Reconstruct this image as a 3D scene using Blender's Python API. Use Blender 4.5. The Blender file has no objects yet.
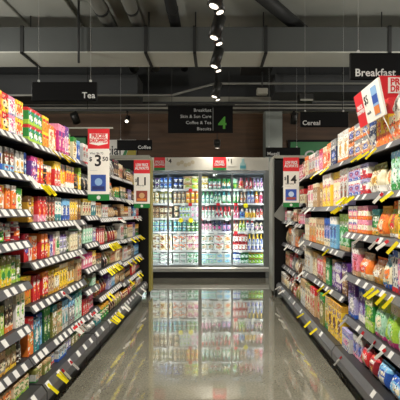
# lamp and fill light strengths
E_SPOT=54; E_NB=140; E_WORLD=.10; EXPO=0.0; E_LED=27
import bpy, bmesh, math, random
from mathutils import Vector, Matrix
R = random.Random(7)
C = bpy.context.scene.collection
sc = bpy.context.scene
PI = math.pi
H = 1.30                      # eye height above the floor
# ------------------------------------------------------------------ colours
HEX = {
 'white':'efece4','cream':'e8dcb8','yellow':'f4cc18','gold':'d19a22','orange':'ee7a1c','red':'d02028','crimson':'98182a',
 'pink':'ea8fae','magenta':'c42a80','purple':'66388e','lavender':'aaa4d0','blue':'2458b8','navy':'1b2a55','azure':'74b4e0',
 'teal':'1c8c92','green':'2b8f3c','lime':'a2cc3a','forest-green':'1d5a2e','olive':'80803c','brown':'6e4626','chocolate':'3a2418',
 'tan':'c09c70','grey':'8a8a86','pale-grey':'c8cac6','black':'1a1a1d','mint':'acdcc0','silver':'a8acae'}
def lin(h):
    out=[]
    for k in (0,2,4):
        c=int(h[k:k+2],16)/255
        out.append(c/12.92 if c<=.04045 else ((c+.055)/1.055)**2.4)
    return (*out,1.0)
def soft(c,k=.95):
    l=.3*c[0]+.59*c[1]+.11*c[2]
    return tuple(l+(x-l)*k for x in c[:3])+(1.,)
COL = {k:soft(lin(v)) for k,v in HEX.items()}
# ------------------------------------------------------------------ materials
def mat(name, col, rough=.5, metal=0., emit=None, estr=0., noise=0., nscale=20., bump=0., spec=.5):
    m=bpy.data.materials.new(name); m.use_nodes=True
    nt=m.node_tree; b=nt.nodes['Principled BSDF']
    c=col if isinstance(col,tuple) else lin(col)
    b.inputs['Base Color'].default_value=c
    b.inputs['Roughness'].default_value=rough; b.inputs['Metallic'].default_value=metal
    b.inputs['Specular IOR Level'].default_value=spec
    if emit:
        b.inputs['Emission Color'].default_value=lin(emit); b.inputs['Emission Strength'].default_value=estr
    if noise or bump:
        tc=nt.nodes.new('ShaderNodeTexCoord'); n=nt.nodes.new('ShaderNodeTexNoise')
        n.inputs['Scale'].default_value=nscale; n.inputs['Detail'].default_value=6
        nt.links.new(tc.outputs['Object'],n.inputs['Vector'])
        if noise:
            mx=nt.nodes.new('ShaderNodeMix'); mx.data_type='RGBA'
            mx.inputs[6].default_value=tuple(max(0,x*(1-noise)) for x in c[:3])+(1,)
            mx.inputs[7].default_value=tuple(min(1,x*(1+noise)) for x in c[:3])+(1,)
            nt.links.new(n.outputs['Fac'],mx.inputs[0]); nt.links.new(mx.outputs[2],b.inputs['Base Color'])
        if bump:
            bp=nt.nodes.new('ShaderNodeBump'); bp.inputs['Strength'].default_value=bump
            nt.links.new(n.outputs['Fac'],bp.inputs['Height']); nt.links.new(bp.outputs['Normal'],b.inputs['Normal'])
    return m
def print_mat(name, rough, coat=0.):
    m=mat(name,(.8,.8,.8,1),rough); nt=m.node_tree; b=nt.nodes['Principled BSDF']
    a=nt.nodes.new('ShaderNodeAttribute'); a.attribute_name='print'
    tc=nt.nodes.new('ShaderNodeTexCoord'); n=nt.nodes.new('ShaderNodeTexNoise'); n.inputs['Scale'].default_value=90; n.inputs['Detail'].default_value=2
    mx=nt.nodes.new('ShaderNodeMix'); mx.data_type='RGBA'; mx.blend_type='OVERLAY'; mx.inputs[0].default_value=.5
    nt.links.new(tc.outputs['Object'],n.inputs['Vector']); nt.links.new(a.outputs['Color'],mx.inputs[6]); nt.links.new(n.outputs['Fac'],mx.inputs[7])
    nt.links.new(mx.outputs[2],b.inputs['Base Color']); b.inputs['Coat Weight'].default_value=coat
    return m
M_CARD=print_mat('printed_card',.45); M_FILM=print_mat('printed_film',.28,.2); M_PLAS=print_mat('printed_plastic',.3,.2)
M_SHELF=mat('charcoal_shelf_metal','2b2b2d',.45,.1,noise=.15,nscale=30)
M_RAIL=mat('grey_price_rail','5a5a5d',.4,noise=.1,nscale=40)
M_RAILD=mat('dark_price_rail','4a4a4d',.4,noise=.1,nscale=40)
M_BACK=mat('dark_back_panel','1c1b1b',.6,noise=.2,nscale=12)
M_KICK=mat('black_plinth','0c0c0d',.5,noise=.2,nscale=12)
M_TAG=mat('white_tag','d2d1ce',.5,noise=.06,nscale=150)
M_YEL=mat('yellow_ticket','fde808',.5,noise=.05,nscale=80)
M_WHT=mat('white_paper','eae7df',.5,noise=.04,nscale=60)
M_RED=mat('sign_red','d3202a',.45,noise=.05,nscale=30)
M_GRN=mat('sign_green','107a36',.45,noise=.05,nscale=30)
M_INK=mat('black_ink','151518',.5)
M_BLK=mat('sign_black','030304',.6,noise=.2,nscale=14,spec=.2)
M_LET=mat('white_lettering','d8d8d6',.5)
M_DIM=mat('grey_lettering','c9cac8',.5)
M_LIME=mat('green_numeral','4f9c34',.5)
M_DUCT=mat('dark_grey_duct','545756',.6,noise=.08,nscale=3)
M_DUCTL=mat('pale_duct_underside','c3c4ba',.6,noise=.05,nscale=4)
M_DDUCT=mat('charcoal_duct','3c3e3f',.65,noise=.12,nscale=3)
M_CEIL=mat('ceiling_concrete','b0b2a9',.8,noise=.12,nscale=1.6)
M_PIPE=mat('grey_pipe','85857e',.5,.2,noise=.1,nscale=5)
M_DARK=mat('dark_pipe','2c2d2d',.6,noise=.15,nscale=5)
M_STEEL=mat('brushed_steel','b9b9b4',.38,.35,noise=.08,nscale=60)
M_LEDGE=mat('pale_ledge','9a988c',.6,noise=.1,nscale=4)
M_COLUMN=mat('grey_column','8f9590',.65,noise=.1,nscale=3)
M_BLACKP=mat('black_panel','0e0d0d',.6,noise=.2,nscale=8,spec=.25)
M_OLIVE=mat('olive_edge','9a8f42',.45,noise=.1,nscale=12)
M_GREYP=mat('grey_edge','8b8d86',.45,noise=.1,nscale=12)
M_LAMP=mat('lamp_lens','ffffff',.4,emit='fff4e0',estr=2.6)
M_LED=mat('cooler_led','ffffff',.4,emit='f4f8ff',estr=E_LED)
M_CAN=mat('black_lamp_can','242422',.4,.2,noise=.1,nscale=30)
M_CFRAME=mat('cooler_frame','8d9190',.42,.2,noise=.06,nscale=20)
M_CIN=mat('cooler_liner','9aa2a6',.5,noise=.03,nscale=10)
M_CSHELF=mat('cooler_shelf','d5d8d8',.4,noise=.04,nscale=20)
M_HEAD=mat('white_header','dcd8cc',.5,noise=.04,nscale=8)
def floor_mat():
    m=bpy.data.materials.new('polished_concrete'); m.use_nodes=True; nt=m.node_tree; b=nt.nodes['Principled BSDF']
    N=nt.nodes.new; Lk=nt.links.new
    tc=N('ShaderNodeTexCoord')
    n1=N('ShaderNodeTexNoise'); n1.inputs['Scale'].default_value=1.6; n1.inputs['Detail'].default_value=5
    n2=N('ShaderNodeTexNoise'); n2.inputs['Scale'].default_value=70; n2.inputs['Detail'].default_value=3
    v=N('ShaderNodeTexVoronoi'); v.inputs['Scale'].default_value=75
    for n in (n1,n2,v): Lk(tc.outputs['Object'],n.inputs['Vector'])
    r1=N('ShaderNodeValToRGB'); r1.color_ramp.elements[0].position=.3; r1.color_ramp.elements[1].position=.7
    r1.color_ramp.elements[0].color=lin('6c695d'); r1.color_ramp.elements[1].color=lin('838074')
    r2=N('ShaderNodeValToRGB'); r2.color_ramp.elements[0].position=.36; r2.color_ramp.elements[1].position=.62
    r2.color_ramp.elements[0].color=(.62,.62,.62,1); r2.color_ramp.elements[1].color=(1.18,1.18,1.16,1)
    r3=N('ShaderNodeValToRGB'); r3.color_ramp.elements[0].position=.08; r3.color_ramp.elements[1].position=.2
    r3.color_ramp.elements[0].color=(.55,.53,.5,1); r3.color_ramp.elements[1].color=(1,1,1,1)
    Lk(n1.outputs['Fac'],r1.inputs[0]); Lk(n2.outputs['Fac'],r2.inputs[0]); Lk(v.outputs['Distance'],r3.inputs[0])
    a=N('ShaderNodeMix'); a.data_type='RGBA'; a.blend_type='MULTIPLY'; a.inputs[0].default_value=.55
    Lk(r1.outputs[0],a.inputs[6]); Lk(r2.outputs[0],a.inputs[7])
    c=N('ShaderNodeMix'); c.data_type='RGBA'; c.blend_type='MULTIPLY'; c.inputs[0].default_value=.45
    Lk(a.outputs[2],c.inputs[6]); Lk(r3.outputs[0],c.inputs[7]); Lk(c.outputs[2],b.inputs['Base Color'])
    rr=N('ShaderNodeMapRange'); rr.inputs['To Min'].default_value=.04; rr.inputs['To Max'].default_value=.10
    Lk(n1.outputs['Fac'],rr.inputs['Value']); Lk(rr.outputs[0],b.inputs['Roughness'])
    b.inputs['IOR'].default_value=1.6
    b.inputs['Coat Weight'].default_value=1.; b.inputs['Coat Roughness'].default_value=.02; b.inputs['Coat IOR'].default_value=1.6
    return m
M_FLOOR=floor_mat()
def wood_mat():
    m=bpy.data.materials.new('brown_plank_wall'); m.use_nodes=True; nt=m.node_tree; b=nt.nodes['Principled BSDF']
    tc=nt.nodes.new('ShaderNodeTexCoord'); mp=nt.nodes.new('ShaderNodeMapping'); mp.inputs['Scale'].default_value=(.6,1,7)
    n=nt.nodes.new('ShaderNodeTexNoise'); n.inputs['Scale'].default_value=2.2; n.inputs['Detail'].default_value=6
    r=nt.nodes.new('ShaderNodeValToRGB'); r.color_ramp.elements[0].color=lin('4a3524'); r.color_ramp.elements[1].color=lin('60452d')
    r.color_ramp.elements[0].position=.3; r.color_ramp.elements[1].position=.7
    nt.links.new(tc.outputs['Object'],mp.inputs[0]); nt.links.new(mp.outputs[0],n.inputs['Vector']); nt.links.new(n.outputs['Fac'],r.inputs[0]); nt.links.new(r.outputs[0],b.inputs['Base Color'])
    b.inputs['Roughness'].default_value=.6
    return m
M_WOOD=wood_mat()
def glass_mat():
    m=bpy.data.materials.new('door_glass'); m.use_nodes=True; nt=m.node_tree
    nt.nodes.remove(nt.nodes['Principled BSDF']); o=nt.nodes['Material Output']
    t=nt.nodes.new('ShaderNodeBsdfTransparent'); t.inputs[0].default_value=(.94,.97,.96,1)
    g=nt.nodes.new('ShaderNodeBsdfGlossy'); g.inputs['Roughness'].default_value=.03
    f=nt.nodes.new('ShaderNodeFresnel'); f.inputs[0].default_value=1.35
    x=nt.nodes.new('ShaderNodeMixShader')
    nt.links.new(f.outputs[0],x.inputs[0]); nt.links.new(t.outputs[0],x.inputs[1]); nt.links.new(g.outputs[0],x.inputs[2]); nt.links.new(x.outputs[0],o.inputs[0])
    return m
M_GLASS=glass_mat()
# ------------------------------------------------------------------ mesh helpers
class MB:
    def __init__(s): s.bm=bmesh.new(); s.mats=[]
    def mi(s,m):
        if m not in s.mats: s.mats.append(m)
        return s.mats.index(m)
    def box(s,x0,x1,y0,y1,z0,z1,m,bev=0.):
        r=bmesh.ops.create_cube(s.bm,size=1); vs=r['verts']
        for v in vs: v.co=Vector((x0+(v.co.x+.5)*(x1-x0),y0+(v.co.y+.5)*(y1-y0),z0+(v.co.z+.5)*(z1-z0)))
        i=s.mi(m); fs=set(f for v in vs for f in v.link_faces)
        for f in fs: f.material_index=i
        if bev:
            es=list(set(e for v in vs for e in v.link_edges))
            q=bmesh.ops.bevel(s.bm,geom=es,offset=bev,segments=1,affect='EDGES',profile=.5)
            for f in q['faces']: f.material_index=i
        return s
    def cyl(s,p,q,r,m,seg=14,r2=None):
        p=Vector(p);q=Vector(q);d=q-p
        o=bmesh.ops.create_cone(s.bm,cap_ends=True,segments=seg,radius1=r,radius2=r if r2 is None else r2,depth=d.length)
        rot=d.to_track_quat('Z','Y').to_matrix().to_4x4(); T=Matrix.Translation((p+q)/2)@rot
        bmesh.ops.transform(s.bm,matrix=T,verts=o['verts'])
        i=s.mi(m)
        for f in set(f for v in o['verts'] for f in v.link_faces):
            f.material_index=i; f.smooth=len(f.verts)==4
        return s
    def prism(s,poly,axis,a,b,m):
        # poly: 2-D outline swept along an axis from a to b
        def P(u,v,t): return {'y':(u,t,v),'x':(t,u,v),'z':(u,v,t)}[axis]
        A=[s.bm.verts.new(P(u,v,a)) for u,v in poly]; B=[s.bm.verts.new(P(u,v,b)) for u,v in poly]
        n=len(poly); fs=[s.bm.faces.new(A),s.bm.faces.new(B[::-1])]
        for k in range(n): fs.append(s.bm.faces.new((A[k],B[k],B[(k+1)%n],A[(k+1)%n])))
        bmesh.ops.recalc_face_normals(s.bm,faces=fs); i=s.mi(m)
        for f in fs: f.material_index=i
        return s
    def mesh(s,name):
        me=bpy.data.meshes.new(name); s.bm.to_mesh(me); s.bm.free()
        for m in s.mats: me.materials.append(m)
        return me
    def build(s,name,parent=None,loc=None,rot=None):
        return link(bpy.data.objects.new(name,s.mesh(name)),parent,loc,rot)
def link(o,parent=None,loc=None,rot=None):
    C.objects.link(o)
    if parent is not None: o.parent=parent
    if loc is not None: o.location=loc
    if rot is not None: o.rotation_euler=rot
    return o
def tag(o,label,cat,group=None,kind=None):
    if label: o['label']=label
    if cat: o['category']=cat
    if group: o['group']=group
    if kind: o['kind']=kind
    return o
def thing(name,label,cat,loc=(0,0,0),rot=None,group=None):
    return tag(link(bpy.data.objects.new(name,None),None,loc,rot),label,cat,group)
def struct(mb,name,label=None):
    o=mb.build(name); o['kind']='structure'
    if label: o['label']=label
    return o
def text(s,size,name,m,parent,loc,rot,align='LEFT',ext=.001,bold=0.,sx=1.):
    cu=bpy.data.curves.new(name,'FONT'); cu.body=s; cu.size=size; cu.align_x=align; cu.align_y='CENTER'; cu.extrude=ext; cu.offset=bold; cu.resolution_u=3; cu.space_character=1.04 if s!='11' else 1.25
    t=bpy.data.objects.new(name,cu); C.objects.link(t); dg=bpy.context.evaluated_depsgraph_get()
    me=bpy.data.meshes.new_from_object(t.evaluated_get(dg)); bpy.data.objects.remove(t); me.name=name
    me.materials.clear(); me.materials.append(m)
    o=link(bpy.data.objects.new(name,me),parent,loc,rot); o.scale=(sx,1,1)
    return o
FACE=(PI/2,0,0)                # upright, facing the camera end of the aisle
# ------------------------------------------------------------------ printed packs
class Pack:
    def __init__(s,spec,seed):
        p=spec.split('|'); s.base,s.top,s.bot,s.blob,s.txt=[(None if x=='-' else x) for x in p]
        r=random.Random(seed); s.r=r
        s.th=r.choice((.16,.22,.28,.34)); s.bh=r.choice((.12,.18,.26)); s.bc=r.uniform(.36,.5); s.bw=r.uniform(.5,.85); s.bhh=r.uniform(.12,.22)
        s.tv=r.uniform(.62,.76); s.seed=r.random(); s.dk=r.choice(('chocolate','navy','black','crimson','forest-green'))
    def col(s,tg,u,v):
        c=s.base
        if s.top and v>1-s.th: c=s.top
        elif s.bot and v<s.bh: c=s.bot
        if tg=='f':
            if s.blob and (u/s.bw)**2+((v-s.bc)/s.bhh)**2<1: c=s.blob
            h=math.sin((u*7.3+s.seed*50)*3.1+v*17)
            if s.txt and abs(v-s.tv)<.07 and abs(u)<.85 and h>-.35: c=s.txt
            elif s.txt and abs(v-.2)<.045 and h>.45: c=s.txt
            elif s.txt and s.blob and abs(v-s.bc)<.05 and abs(u)<s.bw*.6 and h>.5: c=s.txt
            q=math.sin(u*91.7+v*57.3+s.seed*311)*43758.5453; q-=math.floor(q)
            if q<.18: c=(s.txt or c,s.blob or c,s.top or c,s.txt or c,s.base,s.dk,'white' if s.dk!='black' else c)[int(q*38.8)%7]
        elif tg=='s':
            if s.txt and .3<v<.7 and abs(u)<.45: c=s.txt if math.sin(v*60)>.3 else c
        return COL[c]
def loft(name,per,tags,levels,pk,m):
    """per: outline points (x,y); tags: (tag,u) per outline edge; levels: (z, f(x,y))."""
    n=len(per); V=[];F=[];K=[]
    z0=levels[0][0]; z1=levels[-1][0]
    for z,f in levels:
        for x,y in per:
            a,b=f(x,y); V.append((a,b,z))
    for j in range(len(levels)-1):
        v=((levels[j][0]+levels[j+1][0])/2-z0)/(z1-z0)
        for i in range(n):
            F.append((j*n+i,j*n+(i+1)%n,(j+1)*n+(i+1)%n,(j+1)*n+i)); K.append(pk.col(tags[i][0],tags[i][1],v))
    F.append(tuple(range(n))[::-1]); K.append(pk.col('b',0,0.01))
    t=(len(levels)-1)*n; F.append(tuple(range(t,t+n))); K.append(pk.col('b',0,.99))
    me=bpy.data.meshes.new(name); me.from_pydata(V,[],F)
    a=me.color_attributes.new('print','FLOAT_COLOR','CORNER'); buf=[]
    for f,k in zip(F,K): buf+=list(k)*len(f)
    a.data.foreach_set('color',buf); me.materials.append(m); me.update()
    return me
def box_per(w,d,c,nx,ns=2):
    P=[];T=[]
    for i in range(nx+1): P.append((-w/2+c+(w-2*c)*i/nx,0)); T.append(('f',-1+(2*i+1)/nx) if i<nx else ('c',1))
    for i in range(ns+1): P.append((w/2,c+(d-2*c)*i/ns)); T.append(('s',-1+(2*i+1)/ns) if i<ns else ('c',1))
    P+=[(w/2-c,d),(-w/2+c,d)]; T+=[('b',0),('c',0)]
    for i in range(ns+1): P.append((-w/2,d-c-(d-2*c)*i/ns)); T.append(('s',1-(2*i+1)/ns) if i<ns else ('c',-1))
    return P,T
def ring_per(r,n=16):
    P=[];T=[]
    for i in range(n):
        a=-PI+2*PI*i/n; P.append((r*math.cos(a),r+r*math.sin(a)))
        b=a+PI/n; T.append(('f',math.cos(b)) if math.sin(b)<.05 else ('b',0))
    return P,T
ident=lambda x,y:(x,y)
def lid_mesh(name,r,z0,z1,colour,seg=16):
    P,T=ring_per(r,seg); k=Pack('%s|-|-|-|-'%colour,1); cy=r
    sh=lambda s:(lambda x,y:(x*s,cy+(y-cy)*s))
    return loft(name,P,T,[(z0,sh(.98)),(z0+(z1-z0)*.15,ident),(z0+(z1-z0)*.85,ident),(z1,sh(.93))],k,M_PLAS)
KIND={ # object name, label words, category, facing width, depth
 'tc':('tea_carton','tea carton','carton',.064,.13),'bx':('cereal_box','cereal box','box',.12,.07),
 'jar':('coffee_jar','coffee jar','jar',.075,.07),'tin':('drink_tin','drink tin','tin',.085,.08),
 'pch':('snack_pouch','stand-up pouch','pouch',.15,.09),'bag':('snack_bag','pillow bag','bag',.17,.1),
 'cfp':('coffee_pouch','coffee pouch','pouch',.085,.07),'cfb':('coffee_carton','coffee carton','carton',.075,.1),
 'mus':('muesli_box','muesli box','box',.11,.07),
 'btl':('milk_bottle','milk bottle','bottle',.085,.085),'jce':('juice_bottle','juice bottle','bottle',.075,.075),
 'tub':('yoghurt_tub','yoghurt tub','tub',.095,.09),'mlk':('milk_carton','milk carton','carton',.075,.07),'pck':('yoghurt_multipack','yoghurt multipack','multipack',.15,.1)}
def make_pack(kind,w,h,spec,seed,fine):
    """one pack standing on z=0 with its front on y=0, facing -y; returns the object with its parts"""
    nm,_,_,_,d=KIND[kind]; pk=Pack(spec,seed); kids=[]
    nx,nz=(min(20,max(7,round(w/.009))),min(26,max(11,round(h/.0095)))) if fine else (6,11)
    if kind in('tc','bx','cfb','mus','pck'):
        c=.0022; P,T=box_per(w,d,c,nx)
        ins=lambda x,y:(x*(1-2*c/w),d/2+(y-d/2)*(1-2*c/d))
        lv=[(0,ins),(c,ident)]+[(c+(h-2*c)*k/nz,ident) for k in range(1,nz)]+[(h-c,ident),(h,ins)]
        me=loft(nm,P,T,lv,pk,M_CARD)
    elif kind in('jar','tin'):
        r=w/2; P,T=ring_per(r,16 if fine else 12); sh=lambda s:(lambda x,y:(x*s,r+(y-r)*s)); b=h*.84
        if kind=='jar':
            lv=[(0,sh(.9)),(b*.04,ident)]+[(b*(.04+.8*k/nz),ident) for k in range(1,nz+1)]+[(b*.93,sh(.9)),(b,sh(.72))]
            kids.append(('lid',lid_mesh('lid',r*.86,b,h,pk.top or 'black')))
            kids[-1]+=((0,r*.14,0),)
        else:
            b=h*.93; lv=[(0,sh(.97)),(b*.02,ident)]+[(b*(.02+.96*k/nz),ident) for k in range(1,nz+1)]+[(b,sh(.97))]
            kids.append(('lid',lid_mesh('lid',r*1.01,b,h,pk.top or 'silver'),(0,-r*.01,0)))
        me=loft(nm,P,T,lv,pk,M_PLAS)
    elif kind in('pch','cfp','bag'):
        c=min(w,d)*.3; P,T=box_per(w,d,c,nx); lv=[]; r=pk.r; ph=r.random()*6
        b=h*.94
        for k in range(nz+1):
            t=k/nz
            if kind=='bag': s=.08+.92*max(0,math.sin(PI*t))**.55; wx=1-.10*math.sin(PI*t)
            else: s=(.82+.35*math.sin(PI*min(1,t*1.15)))*(1-t**3)+.07*t**3; wx=1-.05*math.sin(PI*t)
            lv.append((b*t,(lambda s,wx,t:(lambda x,y:(x*wx+.0025*math.sin(t*19+ph+x*40),d/2+(y-d/2)*s*(1+.07*math.sin(x*70+t*11+ph)))))(s,wx,t)))
        me=loft(nm,P,T,lv,pk,M_FILM)
        sm=MB()
        for q in range(2): sm.box(-w*.49,w*.49,d/2-.003,d/2+.003,b+(h-b)*q*.5,b+(h-b)*(q*.5+.5),M_CARD)
        sme=sm.mesh('seal'); a=sme.color_attributes.new('print','FLOAT_COLOR','CORNER'); a.data.foreach_set('color',list(COL[pk.top or pk.base])*len(a.data))
        kids.append(('seal',sme,(0,0,0)))
    elif kind in('btl','jce'):
        r=w/2; P,T=ring_per(r,12); sh=lambda s:(lambda x,y:(x*s,r+(y-r)*s)); b=h*.9
        lv=[(0,sh(.9)),(b*.05,ident)]+[(b*(.05+.6*k/5),ident) for k in range(1,6)]+[(b*.78,sh(.84)),(b*.9,sh(.5)),(b,sh(.42))]
        me=loft(nm,P,T,lv,pk,M_PLAS); kids.append(('cap',lid_mesh('cap',r*.46,b,h,pk.top or 'white',10),(0,r*.54,0)))
    elif kind=='tub':
        r=w/2; P,T=ring_per(r,12); sh=lambda s:(lambda x,y:(x*s,r+(y-r)*s)); b=h*.9
        lv=[(b*k/6,sh(.86+.12*k/6)) for k in range(7)]
        me=loft(nm,P,T,lv,pk,M_PLAS); kids.append(('lid',lid_mesh('lid',r*1.0,b,h,pk.top or 'white',12),(0,0,0)))
    elif kind=='mlk':
        c=.003; P,T=box_per(w,d,c,nx); b=h*.76
        lv=[(0,ident)]+[(b*k/6,ident) for k in range(1,7)]+[(h*.93,lambda x,y:(x,d/2+(y-d/2)*.06)),(h,lambda x,y:(x,d/2+(y-d/2)*.06))]
        me=loft(nm,P,T,lv,pk,M_CARD); kids.append(('cap',lid_mesh('cap',w*.17,0,.012,pk.top or 'white',10),None))
    for p in me.polygons: p.use_smooth = kind in('jar','tin','pch','cfp','bag','btl','jce','tub') and len(p.vertices)==4
    o=bpy.data.objects.new(nm,me); C.objects.link(o)
    for k in kids:
        ch=link(bpy.data.objects.new(k[0],k[1]),o)
        if k[2]: ch.location=k[2]
        elif kind=='mlk': ch.location=(0,d*.2,h*.82); ch.rotation_euler=(math.radians(50),0,0); ch.location=(0,d*.12-w*.1,h*.80)
        ch['label']='%s %s'%(pk.top or 'black',k[0])
    return o
def copy_tree(o):
    c=o.copy(); C.objects.link(c)
    for ch in list(o.children):
        k=ch.copy(); C.objects.link(k); k.parent=c
    return c
ORD=['first','second','third','fourth','fifth','sixth','seventh','eighth','ninth','tenth','eleventh','twelfth','thirteenth','fourteenth','fifteenth','sixteenth','seventeenth','eighteenth','nineteenth','twentieth']
NUM=['zero','one','two','three','four','five','six','seven','eight','nine','ten','eleven','twelve','thirteen','fourteen','fifteen','sixteen','seventeen','eighteen','nineteen','twenty']
USED={}
def look_of(spec,seen):
    p=[x for x in spec.split('|')]; cand=[x for x in (p[1],p[3],p[2],p[4]) if x!='-' and x!=p[0]]
    for a in cand:
        s='%s and %s'%(p[0],a)
        if s not in seen: seen.add(s); return s
    for i,a in enumerate(cand):
        for b in cand[i+1:]:
            s='%s, %s and %s'%(p[0],a,b)
            if s not in seen: seen.add(s); return s
    s=p[0]+' and '+cand[0]; return s
SEED=[100]
def run(kind,spec,a,b,height,stack,place,seen,where,group,fine,order=1,near='nearest'):
    """a row of equal packs between a and b; place(o,t,z,inset) sets one down"""
    w0=KIND[kind][3]; n=max(1,round((b-a)/w0)); pitch=(b-a)/n; w=min(pitch-.004,w0*1.5)
    if kind in('jar','tin','btl','jce','tub'): w=min(w,height*1.1,.11)
    SEED[0]+=1; first=None; lk=look_of(spec,seen); kw=KIND[kind][1]; hh=height/stack-(.001 if stack>1 else 0)
    for i in range(n):
        dy=R.uniform(-.004,.004)
        for s in range(stack):
            o=make_pack(kind,w,hh,spec,SEED[0],fine) if first is None else copy_tree(first)
            if first is None: first=o
            place(o,a+pitch*(i+.5),s*(hh+.001),dy+.002*s*R.uniform(-1,1),R.uniform(-.012,.012) if stack==1 else R.uniform(-.006,.006))
            idx=i if order>0 else n-1-i
            pos='' if n==1 else ' %s %s of %s,'%(ORD[idx],near,NUM[n]) if idx else ' %s of %s,'%(near,NUM[n])
            lay='' if stack==1 else ' lower,' if s==0 else ' upper,'
            lab='%s %s,%s%s %s'%(lk,kw,pos,lay,where)
            tag(o,' '.join(lab.split()),KIND[kind][2],group)
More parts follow.
